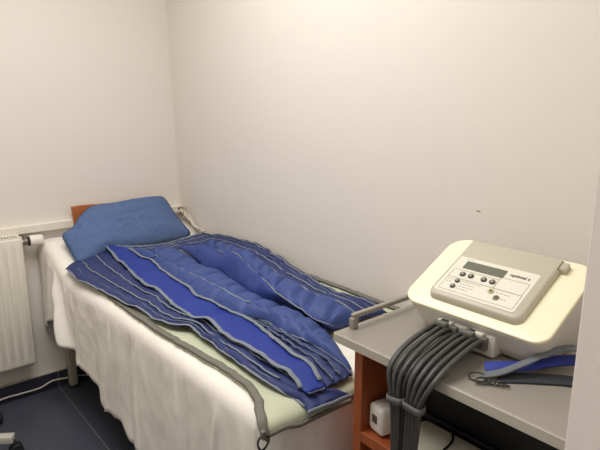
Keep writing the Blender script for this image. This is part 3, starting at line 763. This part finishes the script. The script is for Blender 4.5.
# ------------------------------------------------------------------ hoses
def bundle(label, n, xs0, xs1, xe0, xe1, xt0, xt1, xb0, xb1, strap_z, plug):
    b = thing('air_hose_bundle', label, 'hoses', ((xe0 + xe1) / 2, -.60, TZ), 'hoses plugged into the pump')
    pl = bmesh.new()
    add_box(pl, (xs0 - .006, -.422, TZ + .020), (xs1 + .006, -.409, TZ + .052), .003)
    add_box(pl, (xs0 + .012, -.436, TZ + .046), (xs0 + .040, -.409, TZ + .060), .003)
    obj('connector_plug', pl, 'plug', b)
    for k in range(n):
        f = k / (n - 1); lay = (k % 2)
        X = lambda p, q: p + (q - p) * f
        zz = .013 * lay
        pts = [(X(xs0, xs1), -.412, TZ + .030 + zz * .8), (X(xs0, xs1) - .002, -.445, TZ + .036 + zz * .8), (X(xs0, xe0) if False else (X(xs0, xs1) * .55 + X(xe0, xe1) * .45), -.505, TZ + .034 + zz * .75 + random.uniform(-.003, .003)),
               (X(xe0, xe1), -.570, TZ + .020 + zz * .7), (X(xe0, xe1) * .8 + X(xt0, xt1) * .2, -.606 - lay * .008, TZ - .008 + zz * .5), (X(xt0, xt1) * .75 + X(xe0, xe1) * .25, -.612 - lay * .010, TZ - .040),
               (X(xt0, xt1), -.610 - lay * .010, strap_z(f)), (X(xb0, xb1) * .5 + X(xt0, xt1) * .5, -.604 - lay * .009, strap_z(f) - .07), (X(xb0, xb1), -.600 - lay * .009, .70), (X(xb0, xb1), -.600 - lay * .009, .55), (X(xb0, xb1) + .01, -.600 - lay * .009, .40)]
        obj('hose', tube(pts, .0058, 10, 90), 'hose', b)
    # strap round the bundle
    bm = bmesh.new()
    za, zb = strap_z(0), strap_z(1)
    x0, x1, y0, y1 = xt0 - .0085, xt1 + .0085, -.631, -.600
    loop = rrect(x0, y0, x1, y1, .010, 5)
    def zc(x): return za + (zb - za) * (x - x0) / (x1 - x0)
    outer, inner = [], []
    for (x, y) in loop:
        cx, cy = (x0 + x1) / 2, (y0 + y1) / 2
        outer.append((x, y)); inner.append((cx + (x - cx) * .93, cy + (y - cy) * .86))
    n2 = len(loop)
    V = [[bm.verts.new((x, y, zc(x) + dz)) for x, y in lp] for lp, dz in ((outer, -.008), (outer, .008), (inner, .008), (inner, -.008))]
    for i in range(4):
        a, c_ = V[i], V[(i + 1) % 4]
        for k in range(n2): bm.faces.new((a[k], a[(k + 1) % n2], c_[(k + 1) % n2], c_[k]))
    obj('strap', bm, 'hosestrap', b)
bundle('left bundle of grey rubber hoses from the pump, hanging nearest the couch', 7, 2.142, 2.196, 2.154, 2.210, 2.177, 2.205, 2.178, 2.196, lambda f: .853 + .006 * f, 0)
bundle('right bundle of grey rubber hoses from the pump, strapped above the beige device', 8, 2.214, 2.276, 2.220, 2.284, 2.223, 2.255, 2.210, 2.238, lambda f: .860 - .004 * f, 1)

# ------------------------------------------------------------------ belt with hook ring on the top
bl = thing('strap_belt', 'twisted blue and grey strap with a metal hook lying beside the pump', 'strap', (2.40, -.42, TZ))
def band(name, pts, wd, width, m):
    return obj(name, ribbon(pts, width, .003, 60, wdirs=wd), m, bl)
band('belt_shadow', [(2.345, -.472, .921), (2.40, -.415, .922), (2.46, -.365, .922), (2.54, -.34, .922)], [(.6, -.8, 0)] * 4, .050, 'strapshade')  # flat dark band painting the belt's shadow on the cabinet top
band('blue_band', [(2.312, -.470, .932), (2.335, -.452, .936), (2.372, -.408, .938), (2.41, -.345, .944), (2.46, -.30, .948), (2.54, -.28, .948)], [(.55, -.7, -.40), (.55, -.7, -.42), (.6, -.7, -.42), (.6, -.7, -.5), (.6, -.7, -.5), (.6, -.7, -.5)], .030, 'strapblue')
band('grey_band', [(2.322, -.492, .924), (2.350, -.470, .934), (2.378, -.425, .952), (2.405, -.370, .970), (2.44, -.325, .978), (2.54, -.30, .978)], [(.5, -.8, -.1), (.5, -.8, -.1), (.6, -.75, -.05), (.6, -.75, -.1), (.6, -.75, -.2), (.6, -.75, -.2)], .026, 'strapgrey')
bm = bmesh.new()
def loopring(c, rx, ry, tilt, r):
    T = Matrix.Translation(c) @ Matrix.Rotation(R(tilt), 4, 'Z') @ Matrix.Rotation(R(12), 4, 'X')
    add_tube(bm, [T @ Vector((math.cos(a) * rx, math.sin(a) * ry, 0)) for a in [2 * math.pi * k / 14 for k in range(15)]], r, 8, 50)
loopring((2.322, -.508, .925), .020, .014, 30, .0018); loopring((2.338, -.518, .926), .016, .010, 60, .0018)
obj('hook_ring', bm, 'darksteel', bl)
bm = bmesh.new()
for k in range(5): loopring((2.346 + k * .008, -.512 + k * .004, .925), .007, .005, 30 + k * 40, .0016)
obj('chain', bm, 'darksteel', bl)

# ------------------------------------------------------------------ light
def area(name, loc, size, power, rgb, rot=(0, 0, 0), sy=None):
    l = bpy.data.lights.new(name, 'AREA'); l.energy = power; l.color = rgb; l.size = size
    if sy: l.shape = 'RECTANGLE'; l.size_y = sy
    o = bpy.data.objects.new(name, l); COL.objects.link(o); o.location = loc; o.rotation_euler = rot
    return o
area('ceiling_lamp', (1.40, -1.03, 2.57), 1.2, 35, (1.0, .985, .955), sy=1.0)
area('jamb_fill', (2.87, -1.5, 2.56), .25, 14, (1.0, .95, .90), sy=.5)  # unseen fill lamp added to brighten the door jamb
w = bpy.data.worlds.new('World'); S.world = w; w.use_nodes = True
w.node_tree.nodes['Background'].inputs['Color'].default_value = (1.0, .96, .92, 1); w.node_tree.nodes['Background'].inputs['Strength'].default_value = .35

# ------------------------------------------------------------------ camera
cam = bpy.data.cameras.new('camera'); co = bpy.data.objects.new('camera', cam); COL.objects.link(co)
cam.sensor_width = 36; cam.lens = 36 * 548 / 600; cam.clip_start = .02
P_, Y_ = R(12.8), R(39.6)
fw = Vector((-math.cos(Y_) * math.cos(P_), math.sin(Y_) * math.cos(P_), -math.sin(P_))); rt = Vector((math.sin(Y_), math.cos(Y_), 0)); up = rt.cross(fw)
mw = Matrix((rt, up, -fw)).transposed().to_4x4(); mw.translation = (2.902, -1.482, 1.5)
co.matrix_world = mw
S.camera = co
S.view_settings.view_transform = 'Standard'; S.view_settings.look = 'None'; S.view_settings.exposure = 0.0; S.view_settings.gamma = 1.0; S.view_settings.use_curve_mapping = False
S.cycles.max_bounces = 10; S.cycles.diffuse_bounces = 6
